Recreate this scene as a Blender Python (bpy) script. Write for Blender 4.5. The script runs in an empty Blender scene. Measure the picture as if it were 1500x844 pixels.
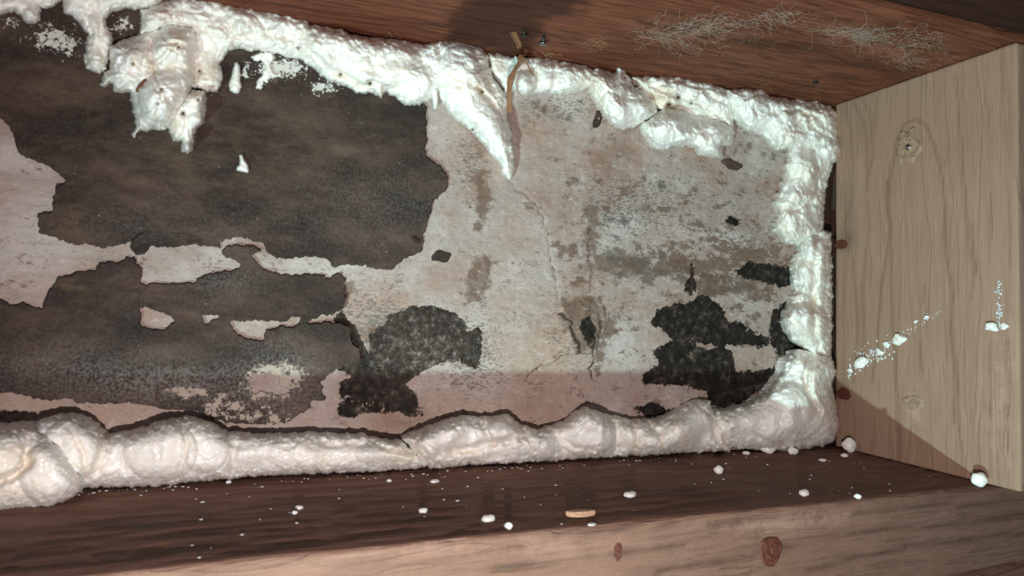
import bpy, bmesh, math, random
import numpy as np
from mathutils import Matrix, Vector

# ------------------------------------------------------------------ camera
FPX = 940.3
YAW, PITCH, ROLL = 0.37093, 0.03013, -0.01578
CAM = np.array([-0.57186, -0.51612, 0.14286])

def cam_matrix():
    cy, sy = math.cos(YAW), math.sin(YAW); cp, sp = math.cos(PITCH), math.sin(PITCH); cr, sr = math.cos(ROLL), math.sin(ROLL)
    Rz = np.array([[cy, sy, 0], [-sy, cy, 0], [0, 0, 1]])
    Rx = np.array([[1, 0, 0], [0, cp, -sp], [0, sp, cp]])
    Ry = np.array([[cr, 0, sr], [0, 1, 0], [-sr, 0, cr]])
    return Rz @ Rx @ Ry
M = cam_matrix()
C = bpy.context.scene.collection
cd = bpy.data.cameras.new('camera'); cam = bpy.data.objects.new('camera', cd); C.objects.link(cam)
r, f, u = M[:, 0], M[:, 1], M[:, 2]
cam.matrix_world = Matrix(((r[0], u[0], -f[0], CAM[0]), (r[1], u[1], -f[1], CAM[1]), (r[2], u[2], -f[2], CAM[2]), (0, 0, 0, 1)))
cd.sensor_width = 36; cd.lens = 36 * FPX / 1500; cd.clip_start = .01
cd.dof.use_dof = True; cd.dof.focus_distance = 0.62; cd.dof.aperture_fstop = 9.0
bpy.context.scene.camera = cam

# ------------------------------------------------------------------ world, lights, exposure
sc = bpy.context.scene
w = bpy.data.worlds.new('world'); sc.world = w; w.use_nodes = True
w.node_tree.nodes['Background'].inputs[0].default_value = (.75, .85, 1, 1)
w.node_tree.nodes['Background'].inputs[1].default_value = .10

def lamp(name, loc, power, color, radius):
    l = bpy.data.lights.new(name, 'POINT'); l.energy = power; l.color = color; l.shadow_soft_size = radius
    o = bpy.data.objects.new(name, l); C.objects.link(o); o.location = loc
    return o
lamp('phone_flash', (CAM[0], CAM[1] - .01, .031), 8.6, (1, .92, .89), .003)        # warm flash just below the lens
l = bpy.data.lights.new('torch', 'SPOT'); l.energy = 29; l.color = (.61, 1, .97); l.shadow_soft_size = .008; l.spot_size = math.radians(84); l.spot_blend = 1
o = bpy.data.objects.new('torch', l); C.objects.link(o); o.location = (-.86, -.62, -.198)
o.rotation_euler = (Vector((-.06, -.04, .22)) - o.location).to_track_quat('-Z', 'Y').to_euler()                      # cool lamp low on the left
sc.view_settings.view_transform = 'Standard'; sc.view_settings.look = 'None'
sc.view_settings.gamma = 1; sc.view_settings.use_curve_mapping = False
sc.view_settings.exposure = 0.08

# ------------------------------------------------------------------ geometry of the place
YW = 0.012           # the back wall
D = 0.1585           # depth of the bottom timber
D2 = 0.180           # depth of the right board and the top timber
H = 0.368
def zb(x): return -0.0204 * x           # top face of the bottom timber
def zt(x): return H + 0.0125 * x        # underside of the top timber

def project(P):
    v = (P - CAM) @ M
    return np.stack([750 + FPX * v[..., 0] / v[..., 1], 422 - FPX * v[..., 2] / v[..., 1]], -1)
def rays(p):
    p = np.asarray(p, float)
    d = np.stack([(p[..., 0] - 750) / FPX, np.ones(p.shape[:-1]), (422 - p[..., 1]) / FPX], -1)
    return d @ M.T
def at_y(p, y):
    d = rays(p); t = (np.asarray(y) - CAM[1]) / d[..., 1]
    return CAM + d * t[..., None]
def at_x(p, x):
    d = rays(p); t = (x - CAM[0]) / d[..., 0]
    return CAM + d * t[..., None]
def at_plane(p, slope, z0):             # plane z = z0 + slope*x
    d = rays(p); t = (z0 + slope * CAM[0] - CAM[2]) / (d[..., 2] - slope * d[..., 0])
    return CAM + d * t[..., None]
def on_sill(p): return at_plane(p, -.0204, 0.0)
def on_top(p): return at_plane(p, .0125, H)

# ------------------------------------------------------------------ noise in numpy
def _hash(ix, iy, seed):
    h = (ix.astype(np.int64) * 374761393 + iy.astype(np.int64) * 668265263 + seed * 1442695041) & 0xffffffff
    h = ((h ^ (h >> 13)) * 1274126177) & 0xffffffff
    h = ((h ^ (h >> 16)) * 2246822519) & 0xffffffff
    return ((h ^ (h >> 15)) & 0xffffff) / float(0xffffff)
def perlin(x, y, seed=0):
    x0 = np.floor(x); y0 = np.floor(y); fx = x - x0; fy = y - y0
    sx = fx * fx * fx * (fx * (fx * 6 - 15) + 10); sy = fy * fy * fy * (fy * (fy * 6 - 15) + 10)
    out = 0
    for dx in (0, 1):
        for dy in (0, 1):
            a = _hash(x0 + dx, y0 + dy, seed) * 2 * np.pi
            g = np.cos(a) * (fx - dx) + np.sin(a) * (fy - dy)
            out = out + g * (sx if dx else 1 - sx) * (sy if dy else 1 - sy)
    return out * 1.5
def fbm(x, y, octaves=4, seed=0, gain=.5):
    s = 0; a = 1
    for k in range(octaves):
        s = s + a * perlin(x * 2 ** k + 17.3 * k, y * 2 ** k - 9.1 * k, seed + k); a *= gain
    return s
def worley(x, y, seed=0):
    x0 = np.floor(x); y0 = np.floor(y); best = np.full(x.shape, 9.0)
    for dx in (-1, 0, 1):
        for dy in (-1, 0, 1):
            cx = x0 + dx; cy = y0 + dy
            px = cx + _hash(cx, cy, seed); py = cy + _hash(cx, cy, seed + 7)
            best = np.minimum(best, np.hypot(px - x, py - y))
    return best
def domes(x, y, seed=0, k=9.0):          # rounded bumps, 0..1, with soft valleys
    x0 = np.floor(x); y0 = np.floor(y); acc = 0
    for dx in (-1, 0, 1):
        for dy in (-1, 0, 1):
            cx = x0 + dx; cy = y0 + dy; rr = .7 + .6 * _hash(cx, cy, seed + 3)
            d2 = ((cx + _hash(cx, cy, seed) - x) ** 2 + (cy + _hash(cx, cy, seed + 7) - y) ** 2) / rr
            acc = acc + np.exp(k * np.clip(1 - d2 * 1.2, 0, 1))
    return np.log(acc / 9) / k + .24
def smooth(e0, e1, v):
    t = np.clip((v - e0) / (e1 - e0), 0, 1); return t * t * (3 - 2 * t)

# ------------------------------------------------------------------ distances to traced outlines
def seg_dist(X, Y, pts, closed):
    best = np.full(X.shape, 1e9); n = len(pts)
    for i in range(n if closed else n - 1):
        ax, ay = pts[i]; bx, by = pts[(i + 1) % n]
        dx, dy = bx - ax, by - ay; L = dx * dx + dy * dy + 1e-9
        t = np.clip(((X - ax) * dx + (Y - ay) * dy) / L, 0, 1)
        best = np.minimum(best, np.hypot(X - ax - t * dx, Y - ay - t * dy))
    return best
def inside(X, Y, pts):
    c = np.zeros(X.shape, bool); n = len(pts)
    for i in range(n):
        ax, ay = pts[i]; bx, by = pts[(i + 1) % n]
        if ay == by: continue
        k = ((ay > Y) != (by > Y)) & (X < (bx - ax) * (Y - ay) / (by - ay) + ax)
        c ^= k
    return c
def sdf(X, Y, loops):                   # positive inside; further loops are holes
    d = np.full(X.shape, 1e9); c = np.zeros(X.shape, bool)
    for l in loops:
        d = np.minimum(d, seg_dist(X, Y, l, True)); c ^= inside(X, Y, l)
    return np.where(c, d, -d)
def sdf_near(X, Y, loop, margin=40):    # the same, only near the loop (elsewhere -margin)
    a = np.array(loop); out = np.full(X.shape, -float(margin))
    k = (X > a[:, 0].min() - margin) & (X < a[:, 0].max() + margin) & (Y > a[:, 1].min() - margin) & (Y < a[:, 1].max() + margin)
    if k.any(): out[k] = np.maximum(sdf(X[k], Y[k], [loop]), -margin)
    return out
def line_near(X, Y, line, margin=25):
    a = np.array(line); out = np.full(X.shape, float(margin))
    k = (X > a[:, 0].min() - margin) & (X < a[:, 0].max() + margin) & (Y > a[:, 1].min() - margin) & (Y < a[:, 1].max() + margin)
    if k.any(): out[k] = np.minimum(seg_dist(X[k], Y[k], line, False), margin)
    return out
def blob(X, Y, cx, cy, rx, ry, rot=0):
    c, s = math.cos(rot), math.sin(rot); x = X - cx; y = Y - cy
    return np.exp(-(((x * c + y * s) / rx) ** 2 + ((-x * s + y * c) / ry) ** 2))

# ------------------------------------------------------------------ objects
def tag(o, label=None, cat=None, group=None, kind=None):
    if label: o['label'] = label
    if cat: o['category'] = cat
    if group: o['group'] = group
    if kind: o['kind'] = kind
    return o
def mesh_obj(name, V, F, mat, parent=None, smooth_=True, attrs=None):
    me = bpy.data.meshes.new(name)
    V = np.asarray(V, np.float32)
    me.vertices.add(len(V)); me.vertices.foreach_set('co', V.ravel())
    if isinstance(F, np.ndarray):
        n, k = F.shape; me.loops.add(n * k); me.polygons.add(n)
        me.loops.foreach_set('vertex_index', F.ravel().astype(np.int32))
        me.polygons.foreach_set('loop_start', np.arange(0, n * k, k, dtype=np.int32))
        me.polygons.foreach_set('loop_total', np.full(n, k, np.int32))
        me.update(calc_edges=True)
    else:
        me = bpy.data.meshes.new(name); me.from_pydata([tuple(map(float, v)) for v in V], [], F)
    if smooth_: me.polygons.foreach_set('use_smooth', [True] * len(me.polygons))
    for k, v in (attrs or {}).items():
        a = me.attributes.new(k, 'FLOAT', 'POINT'); a.data.foreach_set('value', np.asarray(v, np.float32))
    me.materials.append(mat); me.update()
    o = bpy.data.objects.new(name, me); C.objects.link(o)
    if parent: o.parent = parent
    return o
def bm_obj(name, bm, mat, parent=None, smooth_=True):
    me = bpy.data.meshes.new(name); bmesh.ops.recalc_face_normals(bm, faces=bm.faces); bm.to_mesh(me); bm.free()
    if smooth_: me.polygons.foreach_set('use_smooth', [True] * len(me.polygons))
    me.materials.append(mat); o = bpy.data.objects.new(name, me); C.objects.link(o)
    if parent: o.parent = parent
    return o

def outline_mesh(loops, step, depth, back, rag=0., rag_scale=12., pull=1.5, seed=0):
    """A closed piece whose front follows depth(X, Y, d) -> world y, its rim going back to y=back."""
    a = np.concatenate([np.array(l) for l in loops])
    xs = np.arange(a[:, 0].min() - 8, a[:, 0].max() + 8, step); ys = np.arange(a[:, 1].min() - 8, a[:, 1].max() + 8, step)
    X, Y = np.meshgrid(xs, ys)
    d = sdf(X, Y, loops)
    if rag: d = d + rag * fbm(X / rag_scale, Y / rag_scale, 4, seed + 5, .6)
    gy, gx = np.gradient(d, step); g = np.hypot(gx, gy) + 1e-6
    ok = d > -.45 * step
    cell = ok[:-1, :-1] & ok[1:, :-1] & ok[:-1, 1:] & ok[1:, 1:]
    idx = np.arange(X.size).reshape(X.shape)
    F = np.stack([idx[:-1, :-1][cell], idx[1:, :-1][cell], idx[1:, 1:][cell], idx[:-1, 1:][cell]], -1)
    used = np.unique(F); remap = np.full(X.size, -1); remap[used] = np.arange(len(used)); F = remap[F]
    x = X.ravel()[used]; y = Y.ravel()[used]; dd = d.ravel()[used]; nx = (gx / g).ravel()[used]; ny = (gy / g).ravel()[used]; gg = g.ravel()[used]
    E = np.concatenate([F[:, [0, 1]], F[:, [1, 2]], F[:, [2, 3]], F[:, [3, 0]]])
    key = np.sort(E, 1); k = key[:, 0] * (len(used) + 1) + key[:, 1]
    _, inv, cnt = np.unique(k, return_inverse=True, return_counts=True)
    B = E[cnt[inv] == 1]; rim = np.unique(B)
    mv = np.clip(dd[rim] / np.maximum(gg[rim], .5), -step, step)
    x[rim] -= nx[rim] * mv; y[rim] -= ny[rim] * mv
    dd = np.maximum(dd, 0); dd[rim] = 0
    yy = depth(x, y, dd)
    V = at_y(np.stack([x, y], -1), yy)
    r2 = np.full(len(used), -1); r2[rim] = len(used) + np.arange(len(rim))
    W = V[rim].copy(); W[:, 1] = back
    inn = at_y(np.stack([x[rim] + nx[rim] * pull, y[rim] + ny[rim] * pull], -1), np.full(len(rim), 0.)) - at_y(np.stack([x[rim], y[rim]], -1), np.full(len(rim), 0.))
    W = W + inn
    S = np.stack([B[:, 1], B[:, 0], r2[B[:, 0]], r2[B[:, 1]]], -1)
    allx = np.concatenate([x, x[rim]]); ally = np.concatenate([y, y[rim]])
    return np.concatenate([V, W]), np.concatenate([F, S]), allx, ally, np.concatenate([dd, np.zeros(len(rim))])

# ------------------------------------------------------------------ materials
class N:
    def __init__(s, name, rough=.8, spec=.3):
        s.m = bpy.data.materials.new(name); s.m.use_nodes = True; s.t = s.m.node_tree; s.b = s.t.nodes['Principled BSDF']
        s.b.inputs['Roughness'].default_value = rough; s.b.inputs['Specular IOR Level'].default_value = spec
        s.co = s.t.nodes.new('ShaderNodeTexCoord').outputs['Object']
    def link(s, a, b): s.t.links.new(a, b)
    def val(s, sock, v):
        if isinstance(v, bpy.types.NodeSocket): s.link(v, sock)
        elif v is not None:
            if hasattr(sock.default_value, '__len__') and not hasattr(v, '__len__'): v = (v, v, v)
            if hasattr(sock.default_value, '__len__') and len(sock.default_value) == 4 and len(v) == 3: v = (*v, 1)
            sock.default_value = v
    def map(s, scale=(1, 1, 1), rot=(0, 0, 0), loc=(0, 0, 0), src=None):
        n = s.t.nodes.new('ShaderNodeMapping'); s.link(src or s.co, n.inputs[0])
        n.inputs['Scale'].default_value = scale; n.inputs['Rotation'].default_value = rot; n.inputs['Location'].default_value = loc
        return n.outputs[0]
    def noise(s, vec, scale, detail=5, rough=.55, dist=0):
        n = s.t.nodes.new('ShaderNodeTexNoise'); s.link(vec, n.inputs['Vector'])
        n.inputs['Scale'].default_value = scale; n.inputs['Detail'].default_value = detail; n.inputs['Roughness'].default_value = rough; n.inputs['Distortion'].default_value = dist
        return n.outputs['Fac']
    def voro(s, vec, scale, feature='F1'):
        n = s.t.nodes.new('ShaderNodeTexVoronoi'); n.feature = feature; s.link(vec, n.inputs['Vector']); n.inputs['Scale'].default_value = scale
        return n.outputs['Distance']
    def ramp(s, fac, stops):
        n = s.t.nodes.new('ShaderNodeValToRGB'); s.link(fac, n.inputs[0]); e = n.color_ramp.elements
        while len(e) < len(stops): e.new(.5)
        for k, (p, c) in enumerate(stops):
            e[k].position = p; e[k].color = (*c, 1) if hasattr(c, '__len__') else (c, c, c, 1)
        return n.outputs[0]
    def step(s, v, a, b):
        n = s.t.nodes.new('ShaderNodeMapRange'); n.interpolation_type = 'SMOOTHSTEP'; s.val(n.inputs[0], v)
        n.inputs[1].default_value = a; n.inputs[2].default_value = b; return n.outputs[0]
    def math(s, op, a, b=None, c=None):
        n = s.t.nodes.new('ShaderNodeMath'); n.operation = op; s.val(n.inputs[0], a); s.val(n.inputs[1], b)
        if c is not None: s.val(n.inputs[2], c)
        return n.outputs[0]
    def mix(s, fac, a, b, mode='MIX'):
        n = s.t.nodes.new('ShaderNodeMix'); n.data_type = 'RGBA'; n.blend_type = mode
        s.val(n.inputs[0], fac); s.val(n.inputs[6], a); s.val(n.inputs[7], b); return n.outputs[2]
    def attr(s, name):
        n = s.t.nodes.new('ShaderNodeAttribute'); n.attribute_name = name; return n.outputs['Fac']
    def bump(s, h, dist, strength=1, normal=None):
        n = s.t.nodes.new('ShaderNodeBump'); s.link(h, n.inputs['Height']); n.inputs['Distance'].default_value = dist; n.inputs['Strength'].default_value = strength
        if normal: s.link(normal, n.inputs['Normal'])
        return n.outputs[0]
    def out(s, color, normal=None, rough=None):
        s.val(s.b.inputs['Base Color'], color)
        if normal: s.link(normal, s.b.inputs['Normal'])
        if rough is not None: s.val(s.b.inputs['Roughness'], rough)
        return s.m

def foam_material():
    n = N('spray_foam', .28, .55); c = n.co
    big = n.noise(c, 22, 4, .6); fine = n.noise(c, 420, 3, .6); mid = n.noise(c, 160, 3, .6)
    col = n.mix(n.step(big, .52, .72), (.92, .90, .85), (.88, .81, .71))
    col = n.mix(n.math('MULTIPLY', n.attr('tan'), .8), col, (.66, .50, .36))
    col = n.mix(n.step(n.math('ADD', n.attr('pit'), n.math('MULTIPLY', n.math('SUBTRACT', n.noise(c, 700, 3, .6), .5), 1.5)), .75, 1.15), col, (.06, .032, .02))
    v1 = n.voro(n.map((1, 1, 1), (.3, .5, .2)), 520); v2 = n.voro(n.co, 260)
    h = n.math('ADD', n.math('MULTIPLY', n.math('MULTIPLY', v1, v1), -.55), n.math('MULTIPLY', n.math('MULTIPLY', v2, v2), -.9))
    h = n.math('ADD', h, n.math('MULTIPLY', fine, .25))
    n.b.inputs['Subsurface Weight'].default_value = .6
    n.b.inputs['Subsurface Radius'].default_value = (1, .8, .6); n.b.inputs['Subsurface Scale'].default_value = .005
    return n.out(col, n.bump(h, .0007, .55), n.ramp(mid, [(.3, .16), (.7, .38)]))
FOAM = foam_material()

def plaster_material():
    n = N('stained_plaster', .88, .2); c = n.co
    flat = n.map((1, 1, 2.2))
    a = n.noise(c, 14, 6, .62); b = n.noise(flat, 45, 6, .65); f1 = n.noise(flat, 260, 5, .7); f2 = n.noise(c, 700, 3, .7)
    col = n.ramp(a, [(.36, (.27, .165, .128)), (.46, (.365, .255, .215)), (.56, (.395, .315, .285)), (.68, (.49, .42, .395))])
    col = n.mix(n.math('MULTIPLY', n.step(b, .42, .72), .55), col, (.34, .29, .25))
    col = n.mix(n.math('MULTIPLY', n.attr('pink'), .6), col, (.43, .305, .245))
    col = n.mix(n.math('MULTIPLY', n.attr('pale'), .8), col, (.56, .51, .49))
    bn = n.math('ADD', n.attr('brown'), n.math('MULTIPLY', n.math('SUBTRACT', n.noise(c, 110, 7, .7), .5), 3.0))
    col = n.mix(n.math('MULTIPLY', n.step(bn, .28, .95), .80), col, (.145, .083, .055))
    # fine grey freckles, denser where the attribute says so
    fr = n.math('ADD', f1, n.math('MULTIPLY', n.attr('speck'), .20))
    col = n.mix(n.math('MULTIPLY', n.step(fr, .62, .70), .75), col, (.13, .115, .10))
    col = n.mix(n.math('MULTIPLY', n.step(f2, .58, .70), .45), col, (.20, .17, .15))
    gr = n.noise(n.map((1, 1, 1.7), (0, .1, 0)), 55, 9, .74)
    gm = n.math('ADD', gr, n.math('MULTIPLY', n.attr('grime'), .13))
    col = n.mix(n.math('MULTIPLY', n.step(gm, .575, .66), .82), col, n.mix(n.step(a, .48, .62), (.15, .088, .058), (.125, .105, .092)))
    g1 = n.noise(n.map((1, 1, 1.8)), 120, 8, .75)
    col = n.mix(n.step(g1, .52, .72), col, n.mix(.55, col, (.17, .14, .12)))
    col = n.mix(n.step(g1, .45, .30), col, n.mix(.45, col, (.66, .63, .60)))
    m = n.math('ADD', n.attr('mold'), n.math('MULTIPLY', n.math('SUBTRACT', n.noise(c, 75, 8, .68), .5), 1.5))
    m = n.math('ADD', m, n.math('MULTIPLY', n.math('SUBTRACT', n.noise(c, 240, 7, .75), .5), 2.0))
    m = n.math('ADD', m, n.math('MULTIPLY', n.math('SUBTRACT', n.noise(n.map((1, 1, 1.5)), 32, 4, .6), .5), 2.2))
    mask = n.step(m, -.07, .07)
    mc = n.ramp(n.noise(c, 130, 6, .7), [(.42, (.010, .008, .007)), (.54, (.026, .019, .015)), (.64, (.075, .056, .044)), (.76, (.28, .24, .21))])
    gc = n.ramp(n.noise(c, 210, 6, .75), [(.34, (.024, .017, .014)), (.5, (.068, .050, .042)), (.60, (.17, .14, .122)), (.70, (.46, .40, .37))])
    mc = n.mix(n.attr('grey'), mc, gc)
    col = n.mix(mask, col, mc)
    col = n.mix(n.math('MULTIPLY', n.step(n.attr('crack'), .30, .75), .9), col, (.055, .032, .022))
    h = n.math('ADD', n.math('MULTIPLY', b, 1), n.math('MULTIPLY', f1, .6))
    h = n.math('SUBTRACT', h, n.math('MULTIPLY', mask, .5))
    return n.out(col, n.bump(h, .0014, .8))
PLASTER = plaster_material()

def facing_material():
    n = N('dark_facing', .8, .25); c = n.co
    a = n.noise(n.map((1, 1, 2.0)), 16, 6, .65); b = n.noise(n.map((1, 1, 2.2)), 70, 7, .72); f1 = n.noise(c, 520, 4, .7)
    col = n.ramp(a, [(.30, (.014, .009, .0075)), (.46, (.037, .021, .0155)), (.58, (.068, .040, .030)), (.74, (.115, .074, .055))])
    col = n.mix(n.math('MULTIPLY', n.step(b, .5, .8), .5), col, (.105, .083, .068))
    col = n.mix(n.math('MULTIPLY', n.step(b, .46, .28), .7), col, (.020, .016, .014))
    col = n.mix(n.math('MULTIPLY', n.attr('bloom'), n.step(f1, .35, .68)), col, (.20, .185, .175))
    col = n.mix(n.math('MULTIPLY', n.attr('rust'), n.step(b, .38, .6)), col, (.13, .085, .05))
    s = n.math('ADD', n.math('MULTIPLY', n.attr('smear'), 1.25), n.math('MULTIPLY', n.math('SUBTRACT', n.noise(c, 330, 5, .72), .5), 6.5))
    col = n.mix(n.step(s, 1.15, 1.6), col, (.62, .60, .56))
    q = n.math('ADD', n.attr('chip'), n.math('MULTIPLY', n.math('SUBTRACT', n.noise(c, 150, 9, .78), .5), 4.2))
    col = n.mix(n.step(q, .80, .95), col, (.42, .345, .29))
    col = n.mix(n.step(n.attr('crack'), .4, .8), col, (.008, .006, .005))
    h = n.math('ADD', n.math('MULTIPLY', b, 1), n.math('MULTIPLY', f1, .5))
    return n.out(col, n.bump(h, .0010, .8))
FACING = facing_material()

def wood(name, axis, base, dark, light, ring=1.0, rough=.75, fuzz=1.0, rings=.55, saw=False):
    """grain running along the given axis (0=x, 2=z)"""
    n = N(name, rough, .25)
    sc_ = [1, 1, 1]; sc_[axis] = .06
    fib = n.noise(n.map(tuple(sc_)), 420, 4, .65)
    sc_[axis] = .10; ring_v = n.noise(n.map(tuple(sc_)), 60, 3, .5, .3)
    big = n.noise(n.co, 9, 4, .6)
    band = n.math('FRACT', n.math('MULTIPLY', ring_v, 5.0 * ring))
    rl = n.math('MULTIPLY', n.step(band, .55, .95), n.step(band, 1.0, .96))
    col = n.mix(n.step(big, .3, .7), base, light)
    col = n.mix(n.math('MULTIPLY', rl, rings), col, dark)
    col = n.mix(n.math('MULTIPLY', n.step(fib, .48, .72), .55 * fuzz), col, dark)
    col = n.mix(n.math('MULTIPLY', n.step(fib, .48, .30), .35 * fuzz), col, light)
    col = n.mix(n.math('MULTIPLY', n.attr('stain'), .85), col, tuple(v * .33 for v in dark))
    col = n.mix(n.math('MULTIPLY', n.attr('line'), .75), col, dark)
    col = n.mix(n.math('MULTIPLY', n.attr('pale'), n.step(n.noise(n.co, 60, 5, .7), .38, .62)), col, tuple(min(1, v * 1.9 + .06) for v in light))
    fl = n.noise(n.map((1, 1, 1)), 900, 2, .6)
    col = n.mix(n.math('MULTIPLY', n.step(fl, .66, .74), .35), col, tuple(min(1, v * 2.2 + .05) for v in light))
    h = n.math('ADD', fib, n.math('MULTIPLY', rl, -.4))
    if saw:
        s2 = [1, 1, 1]; s2[axis] = .12
        h = n.math('ADD', n.math('MULTIPLY', h, 1), n.math('MULTIPLY', n.noise(n.map(tuple(s2)), 150, 5, .7), 2.2))
    return n.out(col, n.bump(h, .0010, .8 if not saw else 1.0))
W_TOP = wood('old_red_timber', 0, (.160, .050, .025), (.040, .012, .007), (.21, .076, .040), 1.3)
W_SILL = wood('rough_sill_timber', 0, (.205, .105, .074), (.070, .036, .026), (.24, .130, .095), 1.0, rings=.22, fuzz=.7, saw=True)
W_BOARD = wood('pale_board_timber', 2, (.325, .208, .146), (.185, .100, .066), (.36, .235, .168), .4, fuzz=.42, rings=.13)
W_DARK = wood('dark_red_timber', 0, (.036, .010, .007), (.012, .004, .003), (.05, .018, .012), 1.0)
W_GAP = wood('dark_gap_filler', 2, (.10, .05, .035), (.04, .02, .014), (.12, .07, .05), 1.0)
W_LOW = wood('low_red_timber', 0, (.16, .065, .042), (.05, .02, .014), (.20, .09, .06), 1.0)

def plain(name, color, rough=.6, spec=.4, metal=0, bump=0, bscale=400, var=None):
    n = N(name, rough, spec); n.b.inputs['Metallic'].default_value = metal
    k = n.noise(n.co, bscale, 4, .6)
    col = n.mix(n.step(k, .35, .65), color, var or tuple(v * .7 for v in color))
    return n.out(col, n.bump(k, bump or .0003, .6))
def knot_material(name, core, ring, scale):
    n = N(name, .6, .3); vm = n.t.nodes.new('ShaderNodeVectorMath'); vm.operation = 'LENGTH'; n.link(n.co, vm.inputs[0])
    k = n.noise(n.co, 220, 4, .6); rr = n.math('ADD', n.math('MULTIPLY', vm.outputs['Value'], scale), n.math('MULTIPLY', k, 2.6))
    band = n.math('PINGPONG', rr, .5)
    col = n.mix(n.math('MULTIPLY', n.step(band, .1, .45), .6), core, ring); f = n.noise(n.co, 700, 3, .6)
    col = n.mix(n.math('MULTIPLY', n.step(f, .5, .7), .4), col, tuple(v * .35 for v in core))
    return n.out(col, n.bump(n.math('ADD', band, n.math('MULTIPLY', f, .5)), .0006, .8))
KNOT = knot_material('knot_wood', (.13, .040, .024), (.060, .020, .013), 330)
KNOT_PALE = knot_material('pale_knot_wood', (.40, .27, .185), (.20, .12, .08), 110)
METAL = plain('nail_steel', (.35, .34, .33), .35, .5, 1)
RUST = plain('old_nail_iron', (.05, .04, .035), .5, .5, .6)
TWINE = plain('jute_fibre', (.33, .17, .09), .8, .2)
WEB = plain('dusty_web', (.50, .38, .30), .9, .1)
CHIP = plain('wood_chip', (.62, .42, .28), .7, .3)
SPLINT = plain('red_splinter', (.18, .07, .04), .7, .3)

# ------------------------------------------------------------------ traced outlines of the back wall
SHEET1 = [(-70, -60), (640, -10), (640, 120), (619, 151), (625, 159), (624, 186), (625, 202), (622, 219), (625, 229), (639, 239), (654, 254), (657, 265),
          (655, 274), (648, 281), (637, 292), (630, 313), (621, 342), (618, 367), (609, 373), (591, 379), (580, 390), (573, 396), (552, 394), (538, 389), (513, 387), (502, 389),
          (493, 394), (488, 392), (479, 379), (454, 375), (438, 377), (420, 379), (399, 377), (392, 370), (385, 355), (374, 354), (360, 349), (345, 347), (331, 349), (322, 356), (322, 363),
          (306, 361), (281, 357), (256, 362), (231, 362), (222, 360), (210, 370), (199, 373), (190, 363), (192, 352), (165, 360), (150, 363), (130, 358), (100, 356), (80, 346), (57, 342), (55, 314),
          (75, 312), (78, 298), (83, 269), (92, 270), (97, 266), (80, 248), (45, 232), (25, 222), (22, 205), (12, 185), (0, 172), (-70, 140)]
SHEET2 = [(-70, 445), (0, 439), (14, 447), (36, 444), (50, 452), (62, 452), (66, 434), (84, 409), (107, 400), (139, 397), (146, 385), (171, 385), (188, 377), (197, 377), (198, 386), (209, 393),
          (204, 416), (213, 417), (228, 416), (284, 415), (292, 406), (320, 400), (350, 395), (352, 387), (338, 380), (327, 374), (324, 367), (334, 361), (371, 360), (381, 367), (369, 376), (374, 383), (385, 393),
          (406, 402), (431, 403), (460, 401), (481, 407), (497, 402), (506, 409), (504, 431), (508, 438), (506, 447), (492, 459), (481, 464), (467, 465), (452, 470), (445, 473), (500, 474), (513, 479), (515, 505), (527, 511),
          (529, 530), (523, 539), (509, 539), (502, 536), (481, 551), (470, 560), (477, 587), (452, 587), (456, 597), (431, 612), (417, 620), (377, 622), (341, 620), (313, 615), (284, 601), (242, 599),
          (192, 590), (149, 592), (117, 590), (100, 583), (71, 587), (25, 578), (18, 574), (0, 576), (-70, 575)]
HOLES2 = [[(335, 470), (396, 470), (413, 473), (431, 464), (440, 466), (441, 474), (430, 480), (413, 478), (389, 484), (387, 499), (372, 500), (355, 495), (342, 482)],
          [(295, 464), (302, 462), (322, 464), (323, 467), (302, 475)],
          [(204, 452), (217, 450), (231, 455), (245, 461), (257, 471), (249, 476), (242, 485), (203, 477), (206, 466)],
          [(370, 578), (366, 562), (372, 545), (380, 550), (392, 545), (404, 552), (412, 548), (408, 562), (424, 574), (410, 580), (392, 574)]]
PATCHES = [([(632, 375), (642, 366), (662, 373), (655, 385), (634, 381)], 'small dark scrap of facing alone on the pale plaster'),
           ([(868, 187), (870, 175), (876, 161), (883, 168), (882, 176), (877, 187)], 'narrow dark scrap of facing below the foam'),
           ([(1058, 235), (1070, 233), (1080, 238), (1089, 244), (1080, 250), (1068, 246)], 'oval dark scrap of facing under the foam lumps')]
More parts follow.
